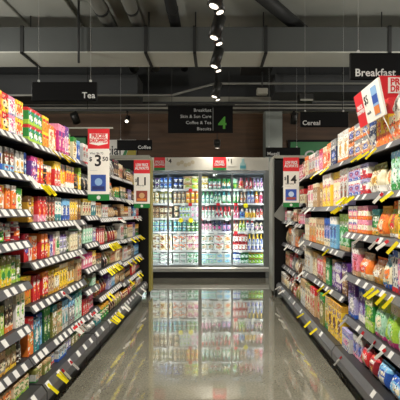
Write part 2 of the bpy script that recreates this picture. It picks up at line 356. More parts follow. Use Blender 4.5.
# ------------------------------------------------------------------ what stands on the shelves: from, to (m along the aisle), kind, colours, layers, share of the clear height
LEFT={
 ('A',1):'1.532 1.991 tc yellow|orange|-|white|red 2;1.991 2.152 tc orange|yellow|-|cream|red 2;2.152 2.227 tc yellow|red|-|cream|black 2;2.227 2.300 tc white|pink|lavender|pink|magenta 2;2.300 2.392 tc cream|yellow|pale-grey|orange|red 2;2.392 2.430 tc green|red|lime|white|teal 2',
 ('B',1):'2.430 2.659 tc green|red|lime|white|teal 2;2.659 2.765 tc gold|yellow|-|orange|red 2;2.765 2.843 tc cream|orange|-|tan|red 1 .75;2.843 2.926 tc orange|red|-|white|yellow 1 .75;2.926 3.054 tc magenta|pink|crimson|cream|purple 1 .95;3.054 3.150 tc white|purple|magenta|pink|purple 1 1;3.150 3.252 tin brown|green|-|cream|gold 1 .8;3.252 3.324 tc cream|green|-|gold|brown 1 .8;3.324 3.450 tc blue|azure|-|white|navy 1 .75',
 ('A',2):'1.532 1.991 tc white|brown|blue|tan|brown 1;1.991 2.205 tc white|pale-grey|blue|brown|blue 1;2.205 2.312 tc brown|grey|azure|white|crimson 1;2.312 2.430 tc white|grey|yellow|gold|grey 1',
 ('B',2):'2.430 2.490 tc navy|blue|-|azure|white 1 .95;2.490 2.583 tc purple|magenta|pink|pink|white 1 .85;2.583 2.690 tc red|orange|-|yellow|white 1 .85;2.690 2.739 tin chocolate|black|-|red|gold 1 .6;2.739 2.861 tc orange|white|-|red|cream 1 .75;2.861 2.974 tc red|yellow|red|orange|white 1 .95;2.974 3.117 tc yellow|grey|white|orange|red 1 .95;3.117 3.299 tc orange|grey|white|red|yellow 1 .95;3.299 3.373 jar black|brown|-|grey|gold 1 .7;3.373 3.450 tc yellow|lime|-|white|green 1 1',
 ('A',3):'1.532 2.027 tc white|orange|-|orange|red 1;2.027 2.152 tc tan|red|-|orange|white 1;2.152 2.200 tc white|yellow|-|orange|red 1;2.200 2.249 tc orange|white|-|red|cream 1;2.249 2.306 tc orange|white|-|tan|red 1;2.306 2.366 tc white|green|-|lime|green 1;2.366 2.430 tc olive|lime|white|yellow|white 1',
 ('B',3):'2.430 2.511 tc gold|brown|-|cream|brown 1;2.511 2.590 tc tan|yellow|-|gold|brown 1;2.590 2.715 tc red|crimson|pink|orange|white 1;2.715 2.879 tc brown|chocolate|-|red|cream 1;2.879 3.003 tc white|grey|teal|mint|teal 1;3.003 3.161 tc white|azure|blue|blue|navy 1;3.161 3.324 tc yellow|tan|gold|cream|brown 1;3.324 3.450 tc brown|tan|-|gold|white 1',
 ('A',4):'1.532 2.027 jar brown|grey|orange|tan|white 1;2.027 2.178 jar tan|grey|orange|yellow|white 1;2.178 2.238 jar lime|grey|green|green|white 1;2.238 2.318 jar red|grey|-|white|cream 1;2.318 2.430 jar crimson|grey|red|orange|white 1',
 ('B',4):'2.430 2.518 tc red|crimson|-|blue|white 1 .95;2.518 2.561 tc white|orange|-|red|orange 1;2.561 2.636 tc orange|cream|-|red|white 1;2.636 2.739 tc red|orange|-|yellow|white 1;2.739 2.782 tc yellow|brown|-|orange|red 1 .7;2.782 2.843 tc white|purple|lavender|blue|purple 1;2.843 2.879 tc pink|white|-|red|red 1;2.879 2.954 tc cream|white|-|green|grey 1;2.954 3.096 tc lavender|purple|grey|grey|white 1 .8;3.096 3.172 tc olive|grey|forest-green|grey|white 1;3.172 3.348 tc cream|white|-|-|tan 1 .85;3.348 3.450 tc grey|olive|-|tan|white 1',
 ('A',5):'1.532 2.055 tc yellow|olive|orange|lime|white 1;2.055 2.168 tc yellow|olive|-|orange|white 1;2.168 2.283 tc lime|olive|yellow|green|white 1;2.283 2.354 tc green|olive|lime|lime|white 1;2.354 2.430 tc olive|grey|lime|white|green 1',
 ('B',5):'2.430 2.546 tc gold|yellow|-|orange|brown 1;2.546 2.659 tc red|crimson|-|orange|white 1;2.659 2.756 tc red|orange|brown|yellow|white 1;2.756 2.861 tc tan|yellow|gold|cream|brown 1;2.861 2.954 tc cream|yellow|gold|white|brown 1;2.954 3.117 tc yellow|cream|gold|brown|olive 1;3.117 3.324 tc cream|tan|yellow|gold|brown 1;3.324 3.450 tc tan|cream|-|red|brown 1',
 ('A',6):'1.532 2.027 tc purple|grey|-|lavender|white 1;2.027 2.152 tc grey|purple|navy|lavender|white 1;2.152 2.205 tc lime|olive|-|cream|green 1;2.205 2.306 tc chocolate|grey|orange|brown|cream 1 1;2.306 2.430 tc white|cream|-|lime|green 1 1',
 ('B',6):'2.430 2.532 tc orange|red|-|gold|white 1;2.532 2.620 tc teal|azure|-|white|navy 1;2.620 2.715 tc azure|blue|-|white|navy 1;2.715 2.825 tc forest-green|green|-|lime|white 1;2.825 2.916 tc olive|teal|-|tan|white 1;2.916 3.013 tc tan|brown|-|cream|green 1;3.013 3.139 tc pale-grey|azure|-|teal|grey 1;3.139 3.275 tc grey|azure|-|white|navy 1;3.275 3.450 tc mint|teal|-|white|grey 1',
 ('A',7):'1.532 2.055 tc tan|cream|gold|brown|white 1;2.055 2.194 tc grey|tan|gold|cream|brown 1;2.194 2.318 tc tan|olive|yellow|cream|brown 1;2.318 2.392 jar chocolate|black|-|grey|white 1;2.392 2.430 tc pale-grey|olive|-|green|white 1',
 ('B',7):'2.430 2.497 tc pale-grey|olive|green|tan|grey 1;2.497 2.568 tc tan|cream|-|olive|green 1;2.568 2.675 tc olive|tan|-|cream|green 1;2.675 2.790 tc grey|pale-grey|red|white|blue 1;2.790 2.954 tc pale-grey|grey|blue|azure|navy 1;2.954 3.117 tc lavender|pale-grey|blue|white|navy 1;3.117 3.275 tc olive|forest-green|-|cream|white 1;3.275 3.450 tc forest-green|tan|-|red|white 1',
 ('C',7):'3.450 3.645 tc red|crimson|-|tan|white 1;3.645 3.863 tc pink|magenta|-|white|red 1',
 ('A',8):'1.586 1.923 tc tan|orange|gold|cream|red 1;1.923 2.205 tc orange|tan|gold|cream|brown 1;2.205 2.392 tc cream|tan|lime|olive|green 1;2.392 2.430 tc olive|cream|-|teal|green 1',
}
RIGHT={
 ('A',1):'1.600 2.225 bx cream|orange|-|red|brown 1 .6;2.225 2.433 bx orange|cream|tan|white|red 1 .6;2.433 2.616 bx yellow|red|orange|orange|red 1 1.1;2.616 2.737 bx navy|blue|tan|pale-grey|white 1 .8;2.737 3.036 bx tan|grey|orange|blue|white 2;3.036 3.188 bx brown|orange|-|blue|white 2',
 ('B',1):'3.212 3.496 bx white|pale-grey|orange|gold|tan 1 1.02;3.496 3.649 bx navy|grey|-|blue|white 1;3.649 3.782 bx cream|orange|-|red|orange 1;3.782 3.925 bx orange|cream|-|white|red 1;3.925 4.059 bx pink|red|-|white|magenta 1;4.059 4.289 bx white|grey|orange|lavender|red 1;4.289 4.571 bx pale-grey|white|tan|grey|red 1;4.571 4.727 bx cream|orange|-|tan|red 1',
 ('A',2):'1.600 2.213 bx teal|white|green|cream|white 1 .9;2.213 2.405 bx mint|azure|green|white|green 1 1;2.405 2.552 pch cream|grey|white|orange|brown 1 .85;2.552 2.755 pch cream|olive|white|gold|brown 1 .85;2.755 2.909 bx white|lavender|red|red|navy 2 .95;2.909 3.176 bx lavender|white|blue|purple|red 2 .95',
 ('B',2):'3.212 3.410 bx pale-grey|white|lavender|brown|red 1 1;3.410 3.649 bx cream|yellow|-|white|magenta 1 1;3.649 3.925 bx yellow|white|-|cream|magenta 1 1;3.925 4.119 bx tan|gold|-|cream|brown 1;4.119 4.311 bx tan|cream|-|white|brown 1;4.311 4.571 bx white|red|-|pink|tan 1;4.571 4.727 pch brown|grey|-|tan|white 1 .8',
 ('A',3):'1.600 2.213 bx orange|yellow|-|white|red 1 .9;2.213 2.311 bx yellow|cream|-|gold|green 1 1;2.311 2.462 pch gold|orange|white|red|green 1 1;2.462 2.616 pch orange|gold|tan|cream|red 1 .9;2.616 2.755 bx forest-green|teal|gold|green|white 1 .8;2.755 2.971 bx cream|pink|orange|white|red 2 .9;2.971 3.176 bx pink|white|orange|cream|blue 2 .9',
 ('B',3):'3.200 3.481 bx green|lime|tan|mint|white 1 .97;3.481 3.681 bx azure|white|-|blue|navy 1;3.681 3.870 bx lavender|blue|cream|blue|navy 1;3.870 4.202 bx cream|tan|gold|orange|brown 1;4.202 4.473 bx tan|cream|orange|gold|red 1;4.473 4.727 bx cream|grey|-|white|tan 1',
 ('A',4):'1.600 2.225 bx cream|red|blue|azure|navy 1 .95;2.225 2.324 bx pink|pale-grey|crimson|white|blue 1 .95;2.324 2.419 bx pale-grey|blue|red|white|navy 1 .95;2.419 2.568 pch cream|azure|blue|orange|teal 1 .8;2.568 2.755 pch tan|orange|gold|white|brown 1 .7;2.755 2.950 pch orange|tan|cream|red|white 1 .7;2.950 3.081 bx pink|white|tan|red|crimson 1 .75;3.081 3.188 bx lavender|pale-grey|purple|white|navy 1 .9',
 ('B',4):'3.200 3.355 bx brown|purple|-|tan|white 1;3.355 3.525 bx purple|lavender|navy|white|white 1 .85;3.525 3.698 bx purple|tan|-|lavender|white 1 .85;3.698 3.834 bx green|forest-green|-|cream|white 1;3.834 3.925 bx tan|orange|-|cream|red 1;3.925 4.160 bx red|tan|brown|pink|white 1 .8;4.160 4.426 bx cream|gold|-|tan|brown 1;4.426 4.727 bx pale-grey|cream|-|tan|brown 1',
 ('A',5):'1.600 2.201 pch lime|mint|pink|cream|green 1 .85;2.201 2.337 pch mint|olive|pink|cream|green 1 .85;2.337 2.491 pch lime|cream|magenta|mint|green 1 .85;2.491 2.667 pch mint|lime|magenta|cream|green 1 .85;2.667 2.811 bx green|olive|lime|lime|cream 1 1;2.811 3.014 bx purple|blue|white|lavender|white 1 .95;3.014 3.188 bx lavender|purple|blue|white|navy 1 .95',
 ('B',5):'3.200 3.586 bx yellow|gold|-|brown|purple 1 .93;3.586 3.714 bx cream|tan|green|gold|green 1;3.714 3.852 bx olive|green|-|cream|brown 1;3.852 4.039 bx tan|brown|-|red|cream 1;4.039 4.245 bx tan|red|-|red|white 1;4.245 4.473 bx cream|olive|tan|red|brown 1;4.473 4.727 bx pale-grey|tan|-|cream|brown 1',
 ('A',6):'1.600 2.133 bag blue|navy|azure|white|cream 1 .75;2.133 2.337 bag azure|blue|tan|cream|white 1 .75;2.337 2.506 bag blue|azure|-|white|cream 1 .75;2.506 2.650 bag crimson|red|tan|gold|white 1 .7;2.650 2.811 bag red|crimson|-|tan|white 1 .7;2.811 2.993 bx lavender|pale-grey|pink|blue|navy 1 .85;2.993 3.188 bx pale-grey|lavender|-|pink|blue 1 .85',
 ('B',6):'3.200 3.410 bx gold|yellow|-|purple|brown 1 .9;3.410 3.586 bx yellow|gold|orange|brown|purple 1 .9;3.586 3.681 bx lime|tan|-|green|white 1;3.681 3.852 bx olive|cream|green|green|white 1;3.852 4.039 bx cream|gold|-|brown|red 1;4.039 4.245 bx crimson|tan|-|red|cream 1;4.245 4.473 bx pale-grey|tan|red|cream|brown 1;4.473 4.727 bx tan|cream|-|brown|white 1',
}
# ------------------------------------------------------------------ the two racks
ZC=4.6
XU={'L':1.13,'R':1.04}; XB={'L':1.05,'R':.96}
BAYS={'L':[('A',1.47,2.425,(.39,.20,.015,-.149,-.367,-.598,-.785)),('B',2.435,3.45,(.385,.165,-.057,-.275,-.51,-.79)),
           ('C',3.46,3.86,(.375,.17,-.028,-.245,-.44,-.61,-.80)),('D',3.87,4.82,(.36,.15,-.052,-.29,-.51,-.74)),('E',4.83,6.08,(.36,.145,-.05,-.30,-.55,-.77))],
      'R':[('A',1.52,3.185,(.40,.122,-.15,-.46,-.78)),('B',3.195,4.72,(.40,.05,-.31,-.655)),
           ('C',4.73,5.16,(.39,.10,-.14,-.45,-.77)),('D',5.17,6.08,(.40,.13,-.12,-.44,-.76))]}
BASEZ={'L':.25,'R':.235}
ORDB=['nearest','second','third','fourth','farthest']
SHN=['top shelf','second shelf','third shelf','fourth shelf','fifth shelf','sixth shelf','seventh shelf']
MIX={'LC':"cfp black|grey|-|tan|white;cfp olive|grey|-|tan|cream;tc red|pink|-|white|crimson;tc tan|grey|-|cream|brown;cfp grey|pale-grey|-|black|white;tc mint|grey|-|white|green;tc cream|yellow|-|red|brown;tc lavender|grey|-|white|purple;tc pale-grey|white|red|grey|red;tc brown|tan|gold|red|white;tc pink|magenta|-|white|red;tc teal|pale-grey|-|white|navy",
 'LD':"cfp chocolate|brown|-|tan|cream;cfp black|grey|-|red|white;cfp grey|pale-grey|-|brown|white;cfb brown|tan|-|cream|gold;cfb tan|cream|-|brown|red;cfb red|crimson|-|cream|white;jar brown|gold|-|cream|red;jar chocolate|black|-|tan|gold;jar brown|forest-green|-|gold|white;cfp olive|tan|-|brown|cream;cfb pale-grey|white|-|brown|red;cfb lavender|purple|-|white|navy;cfp crimson|black|-|gold|white;cfb cream|orange|-|brown|tan;tin pale-grey|brown|-|tan|brown;cfb azure|blue|-|white|navy;tin green|gold|-|brown|cream;cfp tan|black|-|cream|brown;cfb forest-green|tan|-|cream|white;cfb grey|orange|-|cream|black",
 'RC':"mus tan|cream|-|brown|red;mus cream|red|-|tan|brown;mus pink|crimson|-|white|red;pch brown|cream|-|tan|white;pch olive|tan|-|cream|brown;mus pale-grey|white|-|tan|brown;mus red|brown|-|cream|white;pch cream|brown|-|gold|white;mus orange|cream|-|tan|brown;mus lavender|white|-|purple|navy;pch tan|green|-|cream|olive;mus brown|orange|-|cream|tan;mus cream|olive|-|gold|brown;pch grey|red|-|white|black"}
def plural(w): return w+('es' if w.endswith(('x','ch')) else 's')
def zof(side,ratio): return H+ratio*XU[side]
def rail_poly(s,X,z): return [(s*X,z),(s*(X-.030),z-.043),(s*(X-.026),z-.047),(s*X,z-.022)]
def tag_mesh(s,wd,m,name):
    a=Vector((0,0)); b=Vector((-s*.030,-.043)); n=Vector((-s*.043,.030)).normalized()
    p=a.lerp(b,.10)+n*.0004; q=a.lerp(b,.93)+n*.0004
    return MB().prism([tuple(p),tuple(q),tuple(q+n*.0014),tuple(p+n*.0014)],'y',-wd/2,wd/2,m).mesh(name)
TAGM={s:[tag_mesh(s,.042,M_TAG,'price_tag'),tag_mesh(s,.05,M_TAG,'price_tag')] for s in(-1,1)}
def ticket_mesh(s,kind,tw):
    thin=tw>1; d=Vector((-s*.75,-.60 if thin else -.66)).normalized(); n=Vector((d.y,-d.x)); b=MB()
    L=.105 if thin else .088; w=.006 if thin else .0092; tw=.2 if thin else tw; n3=Vector((n.x*math.cos(tw),math.sin(tw),n.y*math.cos(tw))); d3=Vector((d.x,0,d.y)); k3=d3.cross(n3)*.0006
    def seg(t0,t1,m):
        A=[b.bm.verts.new(q+k3*e) for e in(-1,1) for q in(d3*t0+n3*w,d3*t1+n3*w,d3*t1-n3*w,d3*t0-n3*w)]; i=b.mi(m)
        fs=[b.bm.faces.new([A[j] for j in f]) for f in((0,1,2,3),(7,6,5,4),(0,4,5,1),(1,5,6,2),(2,6,7,3),(3,7,4,0))]
        bmesh.ops.recalc_face_normals(b.bm,faces=fs)
        for f in fs: f.material_index=i
    if kind=='y': seg(0,L,M_YEL)
    elif kind=='r': seg(0,L*.28,M_RED); seg(L*.28,L,M_WHT)
    else: seg(0,L,M_WHT)
    return b.mesh('shelf_ticket')
TICK={(s,k,t):ticket_mesh(s,k,t) for s in(-1,1) for k in 'yrw' for t in(-.35,.25,.95,1.25)}
TLAB={'y':'yellow shelf ticket','r':'red and white shelf ticket','w':'white shelf ticket'}
def parent_world(o,p): o.parent=p; o.location=-p.location; return o
SHELVES={}
def build_bay(side,idx):
    nm,y0,y1,lv=BAYS[side][idx]; s=-1 if side=='L' else 1; X=XU[side]; Xb=XB[side]; sd='left' if side=='L' else 'right'
    last=idx==len(BAYS[side])-1; bayw='%s %s bay'%('farthest' if last else ORDB[idx],sd)
    root=thing('shelving_bay','charcoal metal shelving bay with price rails, %s bay of the %s rack along the aisle'%('farthest' if last else ORDB[idx],sd),'shelving',(s*(X+.25),(y0+y1)/2,0),None,'shelving bays of the %s rack'%sd)
    top=zof(side,lv[0])
    b=MB().box(s*(X+.44),s*(X+.46),y0,y1,.14,top+.05,M_BACK); parent_world(b.build('back_panel'),root)
    for yy in (y0,y1):
        e=.012 if yy==y0 else -.012
        b=MB().box(s*(X+.40),s*(X+.438),min(yy,yy+e),max(yy,yy+e),.0,top+.05,M_SHELF); parent_world(b.build('upright'),root)
    b=MB().box(s*(Xb+.06),s*(X+.40),y0+.002,y1-.002,0,.135,M_KICK); parent_world(b.build('plinth'),root)
    zs=[zof(side,r) for r in lv]+[BASEZ[side]]
    for k,z in enumerate(zs):
        base=k==len(zs)-1; Xs=Xb if base else X
        sh=MB().box(s*Xs,s*(X+.438),y0+.0015,y1-.0015,z-(.03 if not base else .11),z,M_SHELF)
        if not base:
            for yy in (y0+.01,y1-.03): sh.prism([(s*(Xs+.03),z-.03),(s*(X+.43),z-.03),(s*(X+.43),z-.052)],'y',yy,yy+.004,M_SHELF)
        so=parent_world(sh.build('shelf'),root)
        if base: poly=[(s*Xs,z),(s*(Xs-.03),z-.043),(s*(Xs-.03),z-.10),(s*Xs,z-.105)]
        else: poly=rail_poly(s,Xs,z)
        MB().prism(poly,'y',y0+.002,y1-.002,M_RAIL if side=='R' else M_RAILD).build('price_rail',so)
        # tags along the rail
        st={'L':.082 if idx<3 else .066,'R':.13}[side]
        if base: st*=2.1
        y=y0+.05; tm=TAGM[s]
        while y<y1-.04:
            if R.random()<(.93 if side=='L' else .6):
                o=link(bpy.data.objects.new('price_tag',tm[R.random()<.3]),so,(s*Xs,y,z))
            y+=st*R.uniform(.85,1.2)
        SHELVES[(side,nm,k+1)]=so
    # packs
    tab=LEFT if side=='L' else RIGHT
    for k,z in enumerate(zs):
        base=k==len(zs)-1; Xs=Xb if base else X
        clear=(.225 if side=='L' else .255) if k==0 else zs[k-1]-.06-z
        key=(nm,k+1); rows=[]; spec=tab.get(key)
        if spec:
            for r in spec.split(';'):
                p=r.split(); rows.append((float(p[0]),float(p[1]),p[2],p[3],int(p[4]),float(p[5]) if len(p)>5 else (.94 if int(p[4])>1 else .86)))
        end=max([r[1] for r in rows],default=y0)
        if end<y1-.06:
            pool=MIX['LC' if nm=='C' else 'LD'].split(';') if side=='L' else MIX['RC'].split(';')
            if spec is None and side=='L' and nm=='C' and k==0: pool=pool[2:4]+pool[5:10]
            R.shuffle(pool); y=max(end,y0)+.004
            for q in pool:
                if y>y1-.06: break
                ln=min(R.uniform(.14,.30),y1-.006-y)
                if y1-.006-(y+ln)<.07: ln=y1-.006-y
                kd,spc=q.split(); rows.append((y,y+ln,kd,spc,1,R.uniform(.72,.9))); y+=ln
        seen=set(); shn='bottom shelf' if base else SHN[k]
        for a,b_,kd,spc,stk,hf in rows:
            a=max(a,y0+.016); b_=min(b_,y1-.014)
            if b_-a<.03: continue
            h=max(.07,clear*hf*(R.uniform(.93,1.06) if stk==1 and hf<.91 else 1)); back=R.choice((0,0,.006,.015,.025)) if stk==1 else 0
            def place(o,t,dz,dy,rz,s=s,Xs=Xs+back,z=z,base=base):
                o.location=(s*(Xs+.014+abs(dy)+(.03 if base else 0)),t,z+dz+.0004); o.rotation_euler=(0,0,-s*PI/2+rz)
            run(kd,spc,a+.001,b_-.001,h,stk,place,seen,'%s, %s'%(shn,bayw),'%s on the %s of the %s rack'%(plural(KIND[kd][1]),shn,sd),y0<3.6,1)
for i in range(5): build_bay('L',i)
for i in range(4): build_bay('R',i)
# a speckled white pouch and its twin lying on the orange boxes at the near end of the right top shelf
zt=zof('R',.40)+.255*.6+.001
for q,(y,lab) in enumerate(((2.335,'speckled white stand-up pouch on top of the orange boxes, farther of two, nearest right bay'),(2.20,'speckled white stand-up pouch on top of the orange boxes, nearer of two, nearest right bay'))):
    o=make_pack('pch',.12,.155,'white|pale-grey|-|grey|black',77+q,True); o.location=(XU['R']+.018,y,zt); o.rotation_euler=(0,0,-PI/2)
    tag(o,lab,'pouch','white pouches on the top shelf of the right rack')
def tickets(side,nm,k,kind,*ys):
    so=SHELVES[(side,nm,k)]; s=-1 if side=='L' else 1
    lv=[b for b in BAYS[side] if b[0]==nm][0][3]; base=k>len(lv); z=BASEZ[side] if base else zof(side,lv[k-1]); X=XB[side] if base else XU[side]
    for y in ys:
        o=link(bpy.data.objects.new('shelf_ticket',TICK[(s,kind,(.95 if s<0 else 1.25) if k==1 else R.choice((-.35,.25)))]),so,(s*(X-.016),y,z-.012),(0,R.uniform(-.12,.12),R.uniform(-.3,.3)*1)); o['label']=TLAB[kind]
TL=[('A',2,'w',2.39),('B',1,'y',2.74,2.90,2.97),('B',2,'y',2.56,2.61,2.66),('B',3,'w',3.16),('B',4,'w',3.22),('B',5,'r',2.93),
 ('B',6,'r',3.14,3.19,3.25,3.31),('B',7,'y',2.47,2.62,2.66),('B',7,'r',2.7,2.85),('D',3,'r',4.6,4.7),('C',7,'r',3.6,3.66),('D',4,'y',4.2,4.28,4.36,4.43,4.5),('D',5,'y',4.12,4.2,4.3,4.4,4.48,4.55),('D',7,'y',3.95,4.03,4.1,4.18,4.25),('D',7,'w',4.5,4.6),
 ('E',1,'y',5.4,5.6),('E',2,'w',5.0,5.1,5.5),('E',2,'y',5.7,5.85,5.95),('E',3,'r',5.5,5.7),('E',4,'y',5.3,5.55,5.8,5.95),('E',5,'y',5.1,5.35,5.6,5.75),('E',5,'w',5.9),('E',6,'y',5.2,5.7,5.9),('D',6,'y',4.1,4.2),('E',7,'w',5.3,5.6)]
TR=[('A',1,'y',2.54,2.66,2.8),('A',2,'r',2.44,),('A',2,'y',2.3,2.95,3.02,3.1,3.16),('A',3,'r',2.36,2.5),('A',3,'w',2.78),('A',3,'y',2.24),('A',4,'y',2.3,2.4,2.5,2.58),('A',4,'w',3.1),
 ('A',5,'r',2.4,2.55,2.75),('A',6,'r',2.98),('A',5,'w',3.1),('B',1,'y',3.6,4.0),('B',1,'w',3.8,4.5),('B',2,'y',3.22,3.3),('B',2,'w',4.5,4.3),('B',3,'y',3.6),('B',3,'w',4.6),('B',4,'y',3.55,3.75),('B',4,'w',4.65,),('B',5,'y',3.7,3.95,4.25),
 ('C',3,'w',4.9),('C',5,'r',4.95),('D',3,'w',5.4),('D',4,'w',5.6),('C',1,'y',5.0),('D',6,'w',5.5,5.8)]
for t in TL: tickets('L',*t)
for t in TR: tickets('R',*t)
# ------------------------------------------------------------------ end units past the racks
def end_unit(s,xi,label,edge,ye):
    root=thing('end_unit',label,'display unit',(s*(xi+.5),6.35,0))
    parent_world(MB().box(s*(xi+.03),s*(xi+1.0),6.14,ye,.10,2.10,M_BLACKP,.004).build('body'),root)
    parent_world(MB().box(s*xi,s*(xi+.029),6.16,ye,.08,2.12,edge,.003).build('edge_panel'),root)
    for yy in (6.17,ye-.06):
        for xx in (xi+.05,xi+.9): parent_world(MB().cyl((s*xx,yy,0),(s*xx,yy,.099),.018,M_KICK).build('foot'),root)
    parent_world(MB().box(s*(xi+.02),s*(xi+1.0),6.135,ye+.005,2.121,2.17,M_LEDGE,.003).build('top_cap'),root)
end_unit(-1,.99,'black end unit with an olive edge panel behind the left rack',M_OLIVE,6.37)
end_unit(1,.885,'black end unit with a grey edge panel behind the right rack',M_GREYP,6.54)
# ------------------------------------------------------------------ the chilled cabinet
FY=7.9; FX0,FX1=-1.58,1.06
cool=thing('display_cooler','tall glass-door chilled cabinet full of dairy at the end of the aisle','cooler',(0,8.3,0))
def cpart(mb,name,parent=None): 
    o=mb.build(name); 
    return parent_world(o,cool) if parent is None else (setattr(o,'parent',parent),o)[1]
cpart(MB().box(FX0,FX1,FY+.80,FY+.84,.2,2.38,M_CIN),'back_panel')
for a,b in((FX0,FX0+.06),(FX1-.06,FX1)): cpart(MB().box(a,b,FY,FY+.798,.001,2.12,M_CFRAME,.004),'side_panel')
cpart(MB().box(FX0+.061,FX1-.061,FY+.05,FY+.798,2.07,2.12,M_CIN),'inner_roof')
hp=cpart(MB().box(FX0,FX1,FY-.02,FY+.798,2.122,2.375,M_HEAD,.004),'header_panel')
cpart(MB().box(FX0+.061,FX1-.061,FY+.05,FY+.798,.17,.235,M_CIN),'inner_floor')
cpart(MB().box(FX0+.062,FX1-.062,FY+.02,FY+.78,.001,.168,M_KICK),'plinth')
bp=MB().prism([(FY-.06,.13),(FY-.06,.19),(FY-.03,.215),(FY+.018,.215),(FY+.018,.12),(FY-.03,.12)],'x',FX0,FX1,M_STEEL); cpart(bp,'bumper')
DX=[FX0+.06,-.925,-.297,.34,FX1-.06]
for i in range(4):
    a,b=DX[i]+.003,DX[i+1]-.003; f=MB(); wl,wr={0:(.03,.010),1:(.010,.032),2:(.032,.010),3:(.010,.03)}[i]
    for q in((a,a+wl,.222,2.085),(b-wr,b,.222,2.085)): f.box(q[0],q[1],FY-.018,FY+.02,q[2],q[3],M_CFRAME,.003)
    for q in((.222,.25),(2.06,2.085)): f.box(a+wl,b-wr,FY-.018,FY+.02,q[0],q[1],M_CFRAME,.002)
    dr=cpart(f,'door'); g=MB().box(a+wl-.002,b-wr+.002,FY-.003,FY+.003,.248,2.062,M_GLASS).build('glass_pane',dr)
    hx=b-.012 if i%2==0 else a+.012
    MB().cyl((hx,FY-.05,.95),(hx,FY-.05,1.35),.009,M_STEEL).cyl((hx,FY-.05,.98),(hx,FY-.0185,.98),.006,M_STEEL,8).cyl((hx,FY-.05,1.32),(hx,FY-.0185,1.32),.006,M_STEEL,8).build('handle',dr)
for x in DX:
    xx=min(max(x,DX[0]+.014),DX[-1]-.014)
    mw=.014 if x in(DX[1],DX[3]) else .028
    cpart(MB().box(xx-mw,xx+mw,FY+.0205,FY+.029,.236,2.069,M_CFRAME),'mullion')
    cpart(MB().box(xx-.011,xx+.011,FY+.0295,FY+.042,.27,2.05,M_LED),'light_strip')
CAV=[.262,.242,.25,.222,.325,.212]
CZ=[1.765,1.475,1.178,.905,.528,.262]
for k,z in enumerate(CZ):
    sh=MB().box(FX0+.062,FX1-.062,FY+.20,FY+.79,z-.022,z,M_CSHELF); so=cpart(sh,'shelf')
    MB().box(FX0+.064,FX1-.064,FY+.188,FY+.1995,z-.034,z+.004,M_TAG).build('price_rail',so)
    y=FX0+.12
    while y<FX1-.12:
        if k<5 and R.random()<.5:
            t=R.random(); 
            o=MB().box(y-.035,y+.035,FY+.1855,FY+.1875,z-.055,z+.006,M_WHT if t<.85 else M_RED).build('price_tag',so)
        y+=R.uniform(.14,.24)
    if k in(2,4,1):
        for x in {2:(-.69,-.49),1:(.62,),4:()}[k]:
            MB().cyl((x,FY+.1845,z-.045),(x,FY+.1825,z-.045),.048,M_YEL,20).build('price_tag',so)['label']='round yellow price tag'
